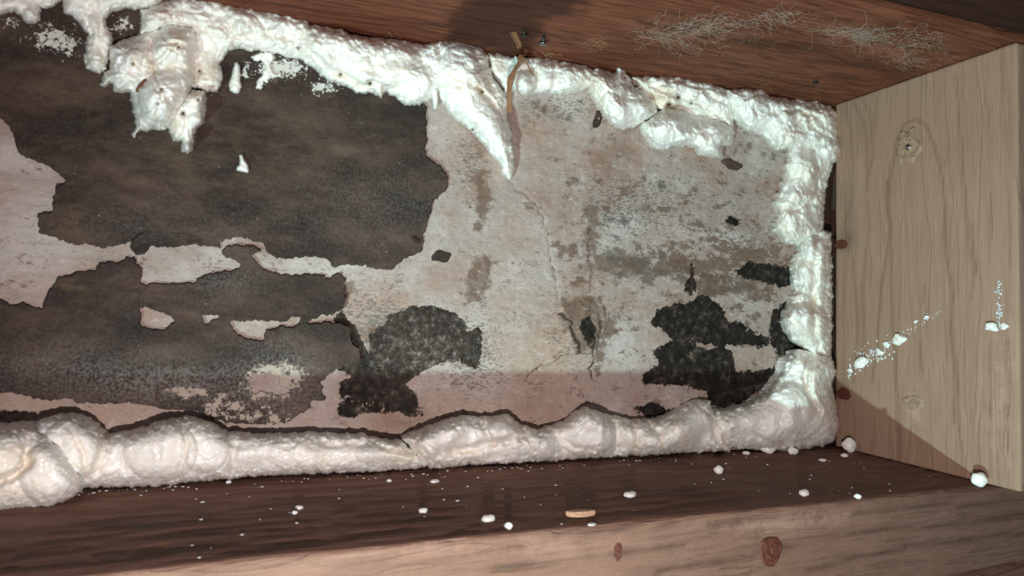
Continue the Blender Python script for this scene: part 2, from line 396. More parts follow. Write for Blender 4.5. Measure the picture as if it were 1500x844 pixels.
MOLD = [  # outline, softness of its noise is in the material
    [(541, 509), (541, 491), (559, 477), (570, 466), (591, 457), (605, 448), (623, 447), (641, 450), (666, 459), (680, 480), (684, 487), (701, 484), (705, 505), (696, 537), (682, 534), (675, 527), (640, 532),
     (605, 548), (590, 562), (605, 580), (609, 590), (623, 604), (620, 610), (595, 606), (591, 597), (559, 603), (531, 601), (516, 610), (502, 604), (502, 580), (499, 565), (520, 556), (530, 540), (538, 525)],
    [(959, 473), (964, 456), (989, 448), (1017, 445), (1024, 436), (1046, 445), (1056, 463), (1064, 477), (1085, 477), (1090, 488), (1128, 495), (1128, 505), (1060, 502), (1010, 493), (989, 495)],
    [(957, 514), (975, 505), (1003, 505), (1032, 518), (1060, 512), (1074, 527), (1081, 541), (1110, 548), (1131, 540), (1160, 520), (1170, 560), (1131, 565), (1106, 576), (1081, 590), (1060, 597), (1042, 594), (1035, 571),
     (1003, 562), (975, 564), (946, 562), (941, 551), (953, 537), (965, 532)],
    [(928, 597), (953, 592), (978, 601), (967, 611), (946, 610)],
    [(1078, 395), (1096, 384), (1110, 390), (1140, 392), (1175, 392), (1175, 425), (1140, 418), (1113, 409), (1081, 404)],
    [(1128, 477), (1138, 455), (1150, 440), (1175, 430), (1180, 540), (1140, 520), (1128, 500)],
    [(1062, 322), (1072, 316), (1087, 322), (1080, 332), (1064, 332)],
    [(486, 470), (500, 455), (520, 480), (530, 500), (545, 520), (525, 545), (500, 540), (505, 500)],
    [(1012, 388), (1018, 392), (1017, 425), (1010, 432), (1004, 428), (1008, 405)],
    [(852, 468), (862, 462), (870, 480), (868, 512), (860, 505), (852, 485)]]
CRACKS = [([(845, 515), (862, 520), (872, 500), (880, 470)], .7, 2.0), ([(700, 400), (694, 420), (700, 440)], .5, 2.0), ([(713, 376), (716, 400), (704, 430), (706, 445)], .5, 2.0), ([(760, 600), (800, 596), (835, 580), (850, 560)], .45, 1.5), ([(1012, 388), (1030, 400), (1060, 404), (1078, 400)], .4, 1.8), ([(872, 372), (920, 378), (975, 384), (1010, 392)], .4, 2.2),([(740, 258), (755, 275), (785, 300), (800, 335), (812, 400), (816, 440)], .62, 1.6),
          ([(820, 460), (832, 468), (836, 484), (843, 498), (848, 515)], 1.0, 2.6), ([(866, 515), (870, 530), (864, 540), (868, 555)], .8, 2.),
          ([(745, 470), (780, 461), (822, 459)], .45, 1.6), ([(768, 560), (775, 548), (800, 534), (835, 516)], .7, 1.8),
          ([(864, 330), (866, 350), (862, 365), (866, 400), (860, 430)], .6, 2.4), ([(1015, 392), (1014, 410), (1011, 430)], 1.0, 2.6),
          ([(704, 445), (720, 440), (740, 448), (760, 458)], .3, 1.4), ([(850, 440), (872, 455), (880, 475), (872, 520)], .5, 2.0),
          ([(500, 400), (508, 440), (500, 470), (506, 500), (512, 540)], .7, 2.6), ([(684, 295), (690, 298), (692, 304), (686, 306)], .7, 1.8),
          ([(835, 470), (850, 462), (870, 468)], .4, 1.6), ([(965, 498), (1000, 494), (1040, 492)], .3, 1.5)]
BROWN = [[(696, 378), (716, 375), (716, 402), (701, 438), (684, 445), (682, 410)], [(695, 250), (712, 240), (715, 300), (708, 335), (698, 332)],
         [(872, 372), (920, 372), (975, 378), (1020, 388), (1025, 402), (960, 398), (900, 402), (874, 394)], [(805, 350), (830, 352), (845, 368), (820, 378)],
         [(880, 462), (905, 464), (898, 490), (880, 520), (872, 548), (866, 520), (876, 490)], [(1020, 395), (1060, 410), (1110, 418), (1140, 425), (1130, 440), (1070, 428), (1025, 430)],
         [(502, 412), (516, 415), (518, 432), (505, 436)], [(855, 300), (872, 300), (876, 370), (860, 375)], [(820, 440), (875, 440), (890, 470), (870, 515), (845, 515), (825, 470)]]

def back_wall():
    xs = np.arange(-.90, -.0095, .0013); zs = np.arange(-.03, .41, .0013)
    X, Z = np.meshgrid(xs, zs); P = np.stack([X, np.full(X.shape, YW), Z], -1); px = project(P)
    U = px[..., 0].ravel(); Vv = px[..., 1].ravel(); x = X.ravel(); z = Z.ravel()
    mold = np.full(U.shape, -4.)
    for l in MOLD: mold = np.maximum(mold, sdf_near(U, Vv, l) / 10)
    mold = np.minimum(mold, 2.2 - 2.15 * blob(U, Vv, 590, 578, 75, 36) - 1.2 * blob(U, Vv, 1030, 548, 60, 12) - 1.9 * blob(U, Vv, 1080, 500, 30, 14)); mold = np.clip(mold, -4, 2.2); mold = np.where((U > 480) & (U < 720), np.minimum(mold, .75 - .95 * smooth(500, 598, Vv)), mold)
    # the dark specks above the first blob and between the right-hand ones thin out gradually
    mold += .9 * (blob(U, Vv, 1040, 480, 70, 40) + blob(U, Vv, 900, 270, 28, 12) + blob(U, Vv, 560, 560, 60, 40) + blob(U, Vv, 980, 215, 30, 10) + .9 * blob(U, Vv, 400, 610, 90, 12) + .8 * blob(U, Vv, 600, 375, 14, 3))
    grey = blob(U, Vv, 620, 510, 95, 55) * .9
    brown = np.zeros(U.shape)
    for l in BROWN: brown = np.maximum(brown, smooth(-14, 9, sdf_near(U, Vv, l) + 7 * fbm(U / 22, Vv / 14, 3, 77)))
    brown = np.maximum(brown, .45 * np.exp(-((U - 866) / 9) ** 2) * smooth(130, 160, Vv) * smooth(560, 520, Vv))
    brown = np.maximum(brown, .55 * blob(U, Vv, 1090, 205, 30, 30)); brown = np.maximum(brown, .5 * blob(U, Vv, 1130, 200, 20, 20))
    pink = np.clip(blob(U, Vv, 780, 520, 110, 60) + .8 * blob(U, Vv, 700, 600, 90, 30) + .7 * blob(U, Vv, 880, 570, 80, 30) + .9 * blob(U, Vv, 150, 610, 300, 25) + .5 * blob(U, Vv, 540, 500, 40, 90) + .5 * blob(U, Vv, 800, 230, 50, 60)
                   + .6 * blob(U, Vv, 370, 485, 50, 20) + .5 * blob(U, Vv, 740, 400, 40, 60) + .7 * blob(U, Vv, 1040, 560, 70, 20) + .5 * blob(U, Vv, 60, 430, 60, 30), 0, 1)  # low strips put the pinkish torch-shadow band into the plaster colour
    pale = np.clip(.9 * blob(U, Vv, 905, 500, 45, 40) + .6 * blob(U, Vv, 1090, 440, 50, 25) + .7 * blob(U, Vv, 430, 390, 90, 18) + .6 * blob(U, Vv, 650, 555, 60, 25) + .7 * blob(U, Vv, 60, 330, 90, 50) + .8 * blob(U, Vv, 1060, 350, 40, 14)
                   + .4 * blob(U, Vv, 810, 370, 30, 60) + .6 * blob(U, Vv, 1010, 340, 110, 60) * .6 + .5 * blob(U, Vv, 40, 380, 60, 40), 0, 1)
    grime = np.clip(.9 * blob(U, Vv, 1080, 390, 110, 50) + .8 * blob(U, Vv, 930, 385, 90, 28) + .6 * blob(U, Vv, 900, 275, 60, 22) + .5 * blob(U, Vv, 860, 440, 40, 90) + .7 * blob(U, Vv, 550, 500, 50, 60) + .5 * blob(U, Vv, 840, 150, 90, 18) + .5 * blob(U, Vv, 1060, 470, 110, 90) + .5 * blob(U, Vv, 700, 240, 20, 60) + .3 * blob(U, Vv, 1000, 300, 150, 80), 0, 1.1)
    speck = np.clip(.8 * blob(U, Vv, 690, 520, 50, 60) + .7 * blob(U, Vv, 930, 300, 90, 50) + .5 * blob(U, Vv, 850, 480, 60, 80) + .8 * blob(U, Vv, 550, 480, 60, 60) + .6 * blob(U, Vv, 1100, 360, 60, 60) + .6 * blob(U, Vv, 820, 160, 60, 25) + .7 * blob(U, Vv, 690, 240, 25, 60)
                    + .5 * blob(U, Vv, 310, 390, 30, 15), 0, 1) + .12
    crack = np.zeros(U.shape)
    jx = 4 * fbm(U / 14, Vv / 14, 3, 3); jy = 3 * fbm(U / 14, Vv / 14, 3, 13)
    for l, k, wd in CRACKS: crack = np.maximum(crack, k * np.exp(-(line_near(U + jx, Vv + jy, l) / wd) ** 2))
    h = .0016 * fbm(x * 9, z * 14, 4, 21) + .0006 * fbm(x * 40, z * 90, 4, 31) + .00035 * fbm(x * 160, z * 200, 3, 41)
    h += .0012 * smooth(-6, 2, sdf_near(U, Vv, BROWN[0])) + .0014 * smooth(-5, 3, sdf_near(U, Vv, BROWN[8])) * (1 + fbm(x * 90, z * 90, 3, 7))
    h += .0009 * smooth(742, 800, U) * smooth(1000, 860, U)                      # a slightly bulged skin right of the long crack
    h -= .0016 * crack + .0005 * smooth(-.1, .2, mold + .5 * fbm(x * 75, z * 75, 4, 2))
    V = np.stack([x, YW - h, z], -1)
    idx = np.arange(X.size).reshape(X.shape)
    F = np.stack([idx[:-1, :-1].ravel(), idx[:-1, 1:].ravel(), idx[1:, 1:].ravel(), idx[1:, :-1].ravel()], -1)
    # closed body behind the skin
    ring = np.concatenate([idx[0, :], idx[1:, -1], idx[-1, -2::-1], idx[-2:0:-1, 0]])
    bk = V[ring].copy(); bk[:, 1] = YW + .03; n0 = len(V); k = np.arange(len(ring)); k2 = np.roll(k, -1)
    F = np.concatenate([F, np.stack([ring[k], n0 + k, n0 + k2, ring[k2]], -1)])
    V = np.concatenate([V, bk]); pad = lambda a: np.concatenate([a, np.zeros(len(ring))])
    o = mesh_obj('wall_back', V, F, PLASTER, None, True, dict(mold=np.concatenate([mold, np.full(len(ring), -4.)]), grey=pad(grey), brown=pad(brown), pink=pad(pink), pale=pad(pale), speck=pad(speck), grime=pad(grime), crack=pad(crack)))
    return tag(o, 'pale stained plaster wall at the back of the timber bay', kind='structure')
WALL = back_wall()

def facing(loops, thick, seed, label, rag=2.4):
    def depth(x, y, d):
        lift = .0010 * smooth(6, 0, d) * (fbm(x / 30, y / 30, 2, seed + 3) > 0)
        return YW - thick - lift - .0022 - .0014 * fbm(x / 160, y / 90, 3, 21) - .0005 * fbm(x / 20, y / 14, 3, 3)
    V, F, U, Vv, d = outline_mesh(loops, 2.2, depth, YW - .0002, rag, 9., 0., seed)
    bloom = np.clip(.10 + .9 * blob(U, Vv, 250, 565, 110, 28) + .4 * blob(U, Vv, 90, 540, 120, 40) + .8 * blob(U, Vv, 410, 560, 60, 50) + .3 * blob(U, Vv, 330, 410, 60, 25) + .2 * blob(U, Vv, 560, 300, 120, 60) + .15 * blob(U, Vv, 200, 330, 200, 30), 0, 1)
    smear = 1.1 * blob(U, Vv, 180, 38, 22, 16) + 1.3 * blob(U, Vv, 70, 55, 28, 22) + 1.0 * blob(U, Vv, 100, 68, 22, 18) + 1.5 * blob(U, Vv, 395, 100, 22, 22) + 1.5 * blob(U, Vv, 430, 100, 22, 14) + 1.35 * blob(U, Vv, 475, 128, 26, 13) + 1.2 * blob(U, Vv, 12, 32, 16, 12) + 1.2 * blob(U, Vv, 360, 105, 8, 20)
    chip = 1.25 * blob(U, Vv, 390, 562, 42, 25) + 1.0 * blob(U, Vv, 330, 598, 50, 20) + .7 * blob(U, Vv, 430, 545, 40, 30) + .9 * blob(U, Vv, 262, 572, 22, 8) + .7 * blob(U, Vv, 290, 575, 30, 10) + .9 * blob(U, Vv, 400, 615, 40, 14) + .5 * blob(U, Vv, 205, 555, 20, 12) + .6 * blob(U, Vv, 500, 470, 22, 14) + .9 * blob(U, Vv, 478, 465, 22, 5)
    rust = np.clip(blob(U, Vv, 105, 330, 35, 30) + blob(U, Vv, 105, 420, 40, 12) + .5 * blob(U, Vv, 300, 220, 200, 60) + .5 * blob(U, Vv, 80, 130, 80, 40), 0, 1) * .6
    crack = 1.2 * np.exp(-(line_near(U, Vv, [(192, 353), (203, 344), (215, 337), (224, 328), (234, 319)]) / 1.8) ** 2) * smooth(236, 200, U)
    o = mesh_obj('facing_sheet', V, F, FACING, WALL, True, dict(bloom=bloom, smear=smear, chip=chip, rust=rust, crack=crack))
    tag(o, label); return o
facing([SHEET1], .0012, 1, 'large upper sheet of dark brown facing with torn edges')
facing([SHEET2] + HOLES2, .0012, 2, 'lower dark facing sheet with pale islands and grey bloom')
for k, (l, lab) in enumerate(PATCHES): facing([l], .0004, 30 + k, lab, .8)

# ------------------------------------------------------------------ timbers
def timber(name, x0, x1, y0, y1, zlo, zhi, mat, step=.004, amp=.0004, axis=0, extra=None, seed=0, round_=.0015):
    """A board as one closed mesh: each side a grid, edges eased, surface slightly uneven."""
    V = []; F = []; cnt = 0
    nx = max(2, int((x1 - x0) / step)); ny = max(2, int((y1 - y0) / step)); nz = max(2, int(.08 / step)) if axis == 0 else int(.37 / step)
    us = {0: np.linspace(0, 1, nx + 1), 1: np.linspace(0, 1, ny + 1), 2: np.linspace(0, 1, nz + 1)}
    for ax in (0, 1, 2):
        for side in (0, 1):
            a, b = [k for k in (0, 1, 2) if k != ax]
            A, B = np.meshgrid(us[a], us[b]); T = np.zeros(A.shape + (3,)); T[..., a] = A; T[..., b] = B; T[..., ax] = side
            X = x0 + (x1 - x0) * T[..., 0]; Y = y0 + (y1 - y0) * T[..., 1]; lo = zlo(X); hi = zhi(X); Z = lo + (hi - lo) * T[..., 2]
            P = np.stack([X, Y, Z], -1)
            c = np.stack([np.clip(X, x0 + round_, x1 - round_), np.clip(Y, y0 + round_, y1 - round_), np.clip(Z, lo + round_, hi - round_)], -1)
            dv = P - c; L = np.linalg.norm(dv, axis=-1, keepdims=True); dv = dv / np.maximum(L, 1e-9)
            if axis == 0: nz_ = fbm(X * 14, (Y + Z * 1.3) * 120, 3, seed) + .6 * fbm(X * 60, (Y - Z) * 300, 2, seed + 9)
            else: nz_ = fbm(Z * 14, (Y + X * 1.3) * 120, 3, seed)
            P = c + dv * (round_ + amp * nz_[..., None])
            idx = np.arange(A.size).reshape(A.shape) + cnt
            q = np.stack([idx[:-1, :-1].ravel(), idx[:-1, 1:].ravel(), idx[1:, 1:].ravel(), idx[1:, :-1].ravel()], -1)
            if (side == 0) != (ax == 1): q = q[:, ::-1]
            V.append(P.reshape(-1, 3)); F.append(q); cnt += A.size
    V = np.concatenate(V); F = np.concatenate(F)
    key = np.round(V / 1e-6).astype(np.int64); _, first, inv = np.unique(key, axis=0, return_index=True, return_inverse=True)
    V = V[first]; F = inv.reshape(-1)[F]
    at = dict(stain=np.zeros(len(V)), line=np.zeros(len(V)), pale=np.zeros(len(V)))
    if extra:
        px = project(V); extra(V, px[:, 0], px[:, 1], at)
    return mesh_obj(name, V, F, mat, None, True, at)

def top_extra(V, U, W, at):
    under = V[:, 2] < zt(V[:, 0]) + .01
    at['stain'] = under * np.clip(smooth(-14, 10, sdf_near(U, W, [(655, 30), (680, 5), (720, -20), (880, -20), (850, 12), (800, 25), (780, 75), (740, 88), (700, 70), (660, 62)]) + 10 * fbm(U / 22, W / 12, 3, 5)) * .8
                                  + .5 * blob(U, W, 1000, 40, 60, 12, .2) + .55 * blob(U, W, 1150, 65, 120, 9, .16) + .45 * blob(U, W, 1290, 95, 70, 7, .1) + .4 * blob(U, W, 1060, 55, 100, 8, .2), 0, 1)
    at['line'] = under * np.clip(sum(np.exp(-(line_near(U, W + 3 * fbm(U / 40, W / 30, 2, 8), l) / 2.0) ** 2) * .7 for l in [
        [(840, 50), (1000, 78), (1180, 112), (1300, 118)], [(860, 62), (1010, 92), (1190, 126)], [(820, 60), (980, 98), (1180, 140)], [(880, 40), (1080, 74), (1300, 104)], [(300, -5), (500, 18), (650, 40)], [(1060, 30), (1200, 50), (1400, 78)]]), 0, 1)
    at['pale'] = under * np.clip(.55 * blob(U, W, 1010, 45, 80, 12, .1) + .6 * blob(U, W, 1260, 55, 70, 12, .15) + .5 * blob(U, W, 1320, 85, 60, 10, .1) + .5 * blob(U, W, 872, 62, 22, 8), 0, 1)
T_TOP = timber('timber_beam', -.95, .12, -D2, YW + .03, lambda x: zt(x), lambda x: zt(x) + .05, W_TOP, extra=top_extra, seed=3)
tag(T_TOP, 'reddish brown timber spanning overhead, seen from below with cobwebs', 'beam')

def board_extra(V, U, W, at):
    face = V[:, 0] < .004
    w = 3.5 * fbm(U / 60, W / 90, 2, 4)
    lines = [([(1322, 700), (1305, 420), (1303, 270), (1312, 205), (1326, 182), (1342, 175), (1358, 182), (1370, 215), (1380, 260), (1392, 420), (1400, 620)], .9, 2.2),
             ([(1248, 150), (1262, 175), (1270, 200), (1271, 330), (1262, 520)], .7, 1.8), ([(1262, 142), (1275, 165), (1279, 230), (1272, 280)], .6, 1.6), ([(1236, 162), (1246, 190), (1247, 290), (1238, 330)], .6, 1.8),
             ([(1300, 265), (1303, 330), (1296, 380), (1290, 450), (1280, 560)], .9, 2.4), ([(1252, 380), (1254, 440), (1250, 560)], .7, 2.0), ([(1238, 380), (1236, 560)], .4, 2.0),
             ([(1398, 110), (1410, 230), (1420, 330), (1424, 410), (1422, 440)], .6, 1.8), ([(1426, 330), (1427, 400)], .9, 2.), ([(1445, 90), (1452, 300), (1446, 400)], .5, 1.8), ([(1470, 80), (1478, 300), (1474, 700)], .5, 2.),
             ([(1350, 500), (1351, 545)], .8, 2.), ([(1352, 420), (1352, 445)], .6, 2.), ([(1392, 430), (1402, 560), (1410, 690)], .5, 1.8), ([(1448, 500), (1450, 640), (1454, 700)], .6, 2.)]
    at['line'] = face * np.clip(sum(k * np.exp(-(line_near(U + w, W, l) / wd) ** 2) for l, k, wd in lines), 0, 1)
    at['stain'] = face * np.clip(.10 * smooth(1330, 1235, U) + .45 * blob(U, W, 1240, 350, 14, 14) + .5 * blob(U, W, 1233, 362, 8, 6) + .3 * blob(U, W, 1245, 310, 8, 40) + .30 * blob(U, W, 1230, 577, 14, 14), 0, 1)
    at['pale'] = face * np.clip(.2 * blob(U, W, 1470, 560, 30, 120) + .25 * blob(U, W, 1340, 610, 12, 40), 0, 1)
T_BOARD = timber('timber_board', 0, .038, -D2, -.001, lambda x: x * 0 + .0006, lambda x: zt(x) - .0004, W_BOARD, axis=2, amp=.00025, extra=board_extra, seed=11, step=.0022)
tag(T_BOARD, 'pale upright timber board closing the right end of the bay', 'board')

def sill_extra(V, U, W, at):
    front = V[:, 1] < -D + .004
    top = V[:, 2] > zb(V[:, 0]) - .003
    at['line'] = np.clip(front * sum(1.0 * np.exp(-(line_near(U, W + 4 * fbm(U / 60, W / 40, 2, 8), l) / 3.0) ** 2) for l in [
        [(1500, 752), (1380, 768), (1250, 780), (1160, 800), (1080, 820), (960, 838)], [(1500, 780), (1330, 800), (1180, 835)], [(740, 800), (900, 778), (1060, 765), (1200, 756)], [(1500, 735), (1340, 745), (1250, 750)], [(640, 838), (800, 825), (1000, 800)]]), 0, 1)
    at['stain'] = np.clip(top * (.45 * blob(U, W, 180, 770, 60, 6) + .4 * blob(U, W, 1010, 720, 40, 6) + .5 * blob(U, W, 600, 760, 60, 5) + .05) + front * (.12 * smooth(1000, 1350, U)), 0, 1)
    at['pale'] = np.clip(front * (.35 * blob(U, W, 1200, 755, 70, 10) + .35 * blob(U, W, 1130, 770, 90, 12) + .25 * blob(U, W, 700, 800, 240, 14)), 0, 1)
T_SILL = timber('timber_beam', -.95, .14, -D, YW - .001, lambda x: -.0675 + x * 0, lambda x: zb(x), W_SILL, extra=sill_extra, seed=5, amp=.0006, round_=.002)
tag(T_SILL, 'rough brown timber along the bottom, foam crumbs on its top', 'beam')
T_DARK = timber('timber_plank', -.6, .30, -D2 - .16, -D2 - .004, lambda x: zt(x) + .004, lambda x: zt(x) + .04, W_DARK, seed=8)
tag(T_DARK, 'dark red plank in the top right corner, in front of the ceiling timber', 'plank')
T_GAP = timber('gap_filler', -.06, .20, YW + .034, YW + .07, lambda x: zb(x) - .02, lambda x: zt(x), W_GAP, axis=2, seed=12)  # added behind the gap so it reads dark instead of showing the world
tag(T_GAP, 'added dark filler closing the narrow gap behind the right board', 'filler')
T_LOW = timber('timber_plank', -.7, .14, -D + .004, YW, lambda x: -.13 + x * 0, lambda x: -.0685 + x * 0, W_LOW, seed=9)
tag(T_LOW, 'dark red timber edge at the bottom right, under the knotty beam', 'plank')

# ------------------------------------------------------------------ spray foam
def foam_depth(base, A, R, seed, creases=(), pits=(), lumps=(), bub=1.0, roll=1.0):
    def depth(x, y, d):
        P = at_y(np.stack([x, y], -1), 0.0); wx = P[:, 0]; wz = P[:, 2]
        wr = .0045 * fbm(wx * 60, wz * 60, 2, seed + 90); wx2 = wx + wr; wz2 = wz + .0045 * fbm(wx * 60, wz * 60, 2, seed + 50)
        t = np.clip(d / (R * .8), 0, 1); prof = np.sqrt(1 - (1 - t) ** 2)
        big = 1 + .40 * roll * fbm(wx * 26, wz * 26, 2, seed)
        b = A * prof * big
        for cx, cy, rx, ry, hh in lumps: b = b + hh * np.sqrt(np.clip(1 - ((x - cx) / rx) ** 2 - ((y - cy) / ry) ** 2, 0, 1)) * np.minimum(1, prof * 1.2)
        # rounded bumps of two sizes, folds between them
        fold = np.abs(perlin(wx2 * 45, wz2 * 45, seed + 4))
        b = b + prof * bub * (.0034 * domes(wx2 * 85, wz2 * 85, seed + 1) + .0024 * domes(wx2 * 180, wz2 * 180, seed + 2) + .0009 * domes(wx * 360, wz * 360, seed + 3) - .0012 * np.exp(-(fold / .07) ** 2)) * (.55 + .8 * np.clip(fbm(wx * 30, wz * 30, 2, seed + 6) + .5, 0, 1))
        for l, dp, wd in creases: b = b - dp * np.exp(-(line_near(x + 3 * fbm(x / 15, y / 15, 2, 3), y + 3 * fbm(x / 15, y / 15, 2, 9), l, 40) / wd) ** 2) * prof
        for cx, cy, rr, dp in pits: b = b - dp * np.exp(-(((x - cx) ** 2 + (y - cy) ** 2) / rr ** 2))
        return base - np.maximum(b, .0002)
    return depth

def foam(name, label, loop, A=.018, R=30, base=None, seed=0, rag=2.2, creases=(), pits=(), lumps=(), bub=1.0, roll=1.0, back=None, cat='foam', group=None, step=1.25, tan=()):
    base = YW - .004 if base is None else base
    V, F, U, W, d = outline_mesh([loop], step, foam_depth(base, A, R, seed, creases, pits, lumps, bub, roll), YW + .001 if back is None else back, rag, 11., 3., seed)
    tn = np.zeros(len(V))
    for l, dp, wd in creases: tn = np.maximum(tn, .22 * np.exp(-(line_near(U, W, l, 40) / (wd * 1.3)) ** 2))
    for cx, cy, rx, ry, k in tan: tn = np.maximum(tn, k * blob(U, W, cx, cy, rx, ry))
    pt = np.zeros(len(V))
    for cx, cy, rr, dp in pits: pt = np.maximum(pt, 1.3 * np.exp(-(((U - cx) ** 2 + (W - cy) ** 2) / rr ** 2)))  # hole centres coloured dark, for their shade and brown debris
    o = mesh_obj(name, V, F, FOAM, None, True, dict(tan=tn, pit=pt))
    return tag(o, label, cat, group)

BB = .0   # front base plane of the foam lying on the bottom timber
foam('foam_bead', 'white foam smear in the top left corner of the picture, above the dark speckled gap', [(-30, -30), (94, -30), (90, 2), (80, 8), (68, 14), (58, 10), (61, 22), (60, 30), (50, 36), (38, 33), (30, 24), (20, 17), (0, 22), (-30, 25)], .012, 22, seed=1)
foam('foam_clump', 'narrow white foam lobe hanging left of the black hole in the foam', [(88, -30), (245, -30), (240, 4), (215, 12), (200, 15), (185, 12), (165, 18), (155, 28), (160, 45), (167, 57), (162, 75), (156, 100), (146, 107), (135, 104), (124, 100), (122, 80), (127, 50), (118, 36), (103, 22), (93, 20)],
     .014, 22, seed=2, creases=[([(140, 0), (146, 50), (150, 90)], .003, 4)])
foam('foam_bead', 'white foam bead along the ceiling timber, behind the big hanging clump', [(205, 14), (235, 3), (262, -8), (300, -6), (345, 4), (400, 16), (452, 28), (455, 92), (436, 86), (416, 83), (400, 78), (380, 75), (360, 74), (345, 70), (332, 80), (321, 93), (326, 110), (325, 126), (318, 135), (302, 134), (282, 130), (276, 84), (284, 60), (280, 44), (246, 40), (219, 50), (205, 50)],
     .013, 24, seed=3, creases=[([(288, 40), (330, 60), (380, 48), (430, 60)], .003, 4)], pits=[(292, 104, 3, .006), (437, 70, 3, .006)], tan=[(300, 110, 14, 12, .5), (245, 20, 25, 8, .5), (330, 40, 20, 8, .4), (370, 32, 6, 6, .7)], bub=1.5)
foam('foam_clump', 'biggest lumpy foam clump hanging at upper left over the dark facing', [(162, 66), (196, 53), (219, 43), (246, 34), (285, 38), (291, 60), (286, 83), (286, 126), (279, 137), (266, 160), (250, 188), (226, 191), (206, 193), (197, 202), (193, 197), (199, 183), (193, 163), (191, 136), (179, 137), (166, 133), (164, 123), (154, 129), (147, 123), (153, 106), (159, 100), (158, 76)],
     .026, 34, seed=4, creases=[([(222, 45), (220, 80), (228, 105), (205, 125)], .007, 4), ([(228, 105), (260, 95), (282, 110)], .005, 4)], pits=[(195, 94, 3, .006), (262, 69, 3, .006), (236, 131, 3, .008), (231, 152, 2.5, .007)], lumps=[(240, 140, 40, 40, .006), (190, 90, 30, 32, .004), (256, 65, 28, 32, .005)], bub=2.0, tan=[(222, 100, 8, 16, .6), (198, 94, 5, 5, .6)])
foam('foam_clump', 'knobbly cream foam drip below the right side of the biggest clump', [(272, 134), (290, 130), (303, 134), (303, 155), (300, 179), (290, 188), (285, 198), (285, 219), (274, 226), (265, 221), (267, 206), (260, 209), (253, 207), (247, 190), (250, 165), (262, 150)],
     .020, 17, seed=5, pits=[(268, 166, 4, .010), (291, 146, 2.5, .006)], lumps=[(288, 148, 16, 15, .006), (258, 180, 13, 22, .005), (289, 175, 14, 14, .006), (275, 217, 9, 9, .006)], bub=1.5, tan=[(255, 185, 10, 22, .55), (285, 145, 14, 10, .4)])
foam('foam_drip', 'long white foam drop on dark facing right of the biggest clump', [(343, 92), (348, 90), (352, 98), (353, 118), (355, 128), (350, 137), (343, 138), (336, 133), (334, 124), (338, 112)], .006, 9, YW - .003, 6, rag=.8, bub=.4, step=1.)
foam('foam_drip', 'small cone-shaped foam drop alone on the big dark sheet', [(350, 227), (355, 225), (358, 232), (364, 242), (366, 249), (364, 254), (355, 252), (346, 250), (346, 244), (350, 240)], .006, 7, YW - .003, 7, rag=.6, bub=.4, step=1.)
foam('foam_splat', 'stringy foam splash on dark facing under the upper left bead', [(382, 76), (402, 76), (404, 84), (398, 96), (398, 108), (410, 108), (412, 113), (398, 116), (388, 122), (380, 133), (375, 130), (376, 118), (384, 108), (388, 98), (384, 90), (372, 90), (368, 84)], .003, 6, YW - .003, 8, rag=3.0, bub=.5, step=1.)
foam('foam_bead', 'bubbly white foam bead between upper left bead and long hanging tongue', [(440, 30), (470, 36), (499, 42), (526, 52), (559, 55), (592, 58), (615, 64), (640, 58), (655, 90), (648, 130), (632, 145), (615, 154), (592, 155), (579, 143), (566, 136), (559, 143), (546, 137), (529, 138), (503, 127), (476, 116), (455, 98), (436, 84), (434, 50)],
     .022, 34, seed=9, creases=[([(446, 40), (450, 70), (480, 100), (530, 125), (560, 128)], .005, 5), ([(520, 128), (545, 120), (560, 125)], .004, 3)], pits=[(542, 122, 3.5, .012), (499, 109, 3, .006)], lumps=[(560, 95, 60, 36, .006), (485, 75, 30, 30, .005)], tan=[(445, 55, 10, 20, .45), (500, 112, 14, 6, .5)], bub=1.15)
foam('foam_drip', 'thin foam drip beside the left edge of the pale plaster', [(631, 128), (637, 110), (641, 128), (642, 146), (641, 158), (637, 162), (634, 158), (634, 146)], .006, 6, YW - .018, 10, rag=.6, bub=.4, step=1., back=YW - .01)
foam('foam_clump', 'long foam tongue tapering down the middle of the wall', [(636, 60), (655, 56), (675, 56), (702, 66), (714, 80), (720, 108), (738, 133), (745, 150), (744, 172), (749, 195), (754, 225), (754, 252), (746, 265), (735, 255), (731, 239), (718, 225), (702, 206), (692, 192), (672, 179), (658, 166), (648, 149), (640, 140), (638, 100)],
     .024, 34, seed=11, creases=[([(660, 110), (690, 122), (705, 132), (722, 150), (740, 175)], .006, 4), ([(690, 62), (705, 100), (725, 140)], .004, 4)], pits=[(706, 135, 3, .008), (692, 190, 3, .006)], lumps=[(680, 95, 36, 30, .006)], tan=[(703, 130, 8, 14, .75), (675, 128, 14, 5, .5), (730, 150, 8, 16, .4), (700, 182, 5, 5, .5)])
foam('foam_clump', 'small foam wedge squeezed left of the brown fibre strand', [(714, 76), (745, 80), (756, 84), (756, 108), (748, 128), (742, 140), (730, 118), (718, 104)], .012, 14, seed=12, tan=[(730, 95, 10, 14, .5)])
foam('foam_bead', 'short foam bead right of the brown fibre strand, above pale plaster', [(754, 82), (775, 82), (806, 84), (859, 94), (876, 104), (872, 128), (858, 131), (843, 137), (823, 140), (810, 138), (790, 137), (773, 143), (752, 138), (748, 120)],
     .018, 24, seed=13, creases=[([(766, 100), (785, 100), (790, 130)], .004, 4), ([(812, 90), (814, 125)], .003, 4)], lumps=[(768, 120, 20, 18, .007), (798, 112, 18, 24, .005), (835, 115, 24, 20, .006)], tan=[(860, 115, 14, 10, .35)])
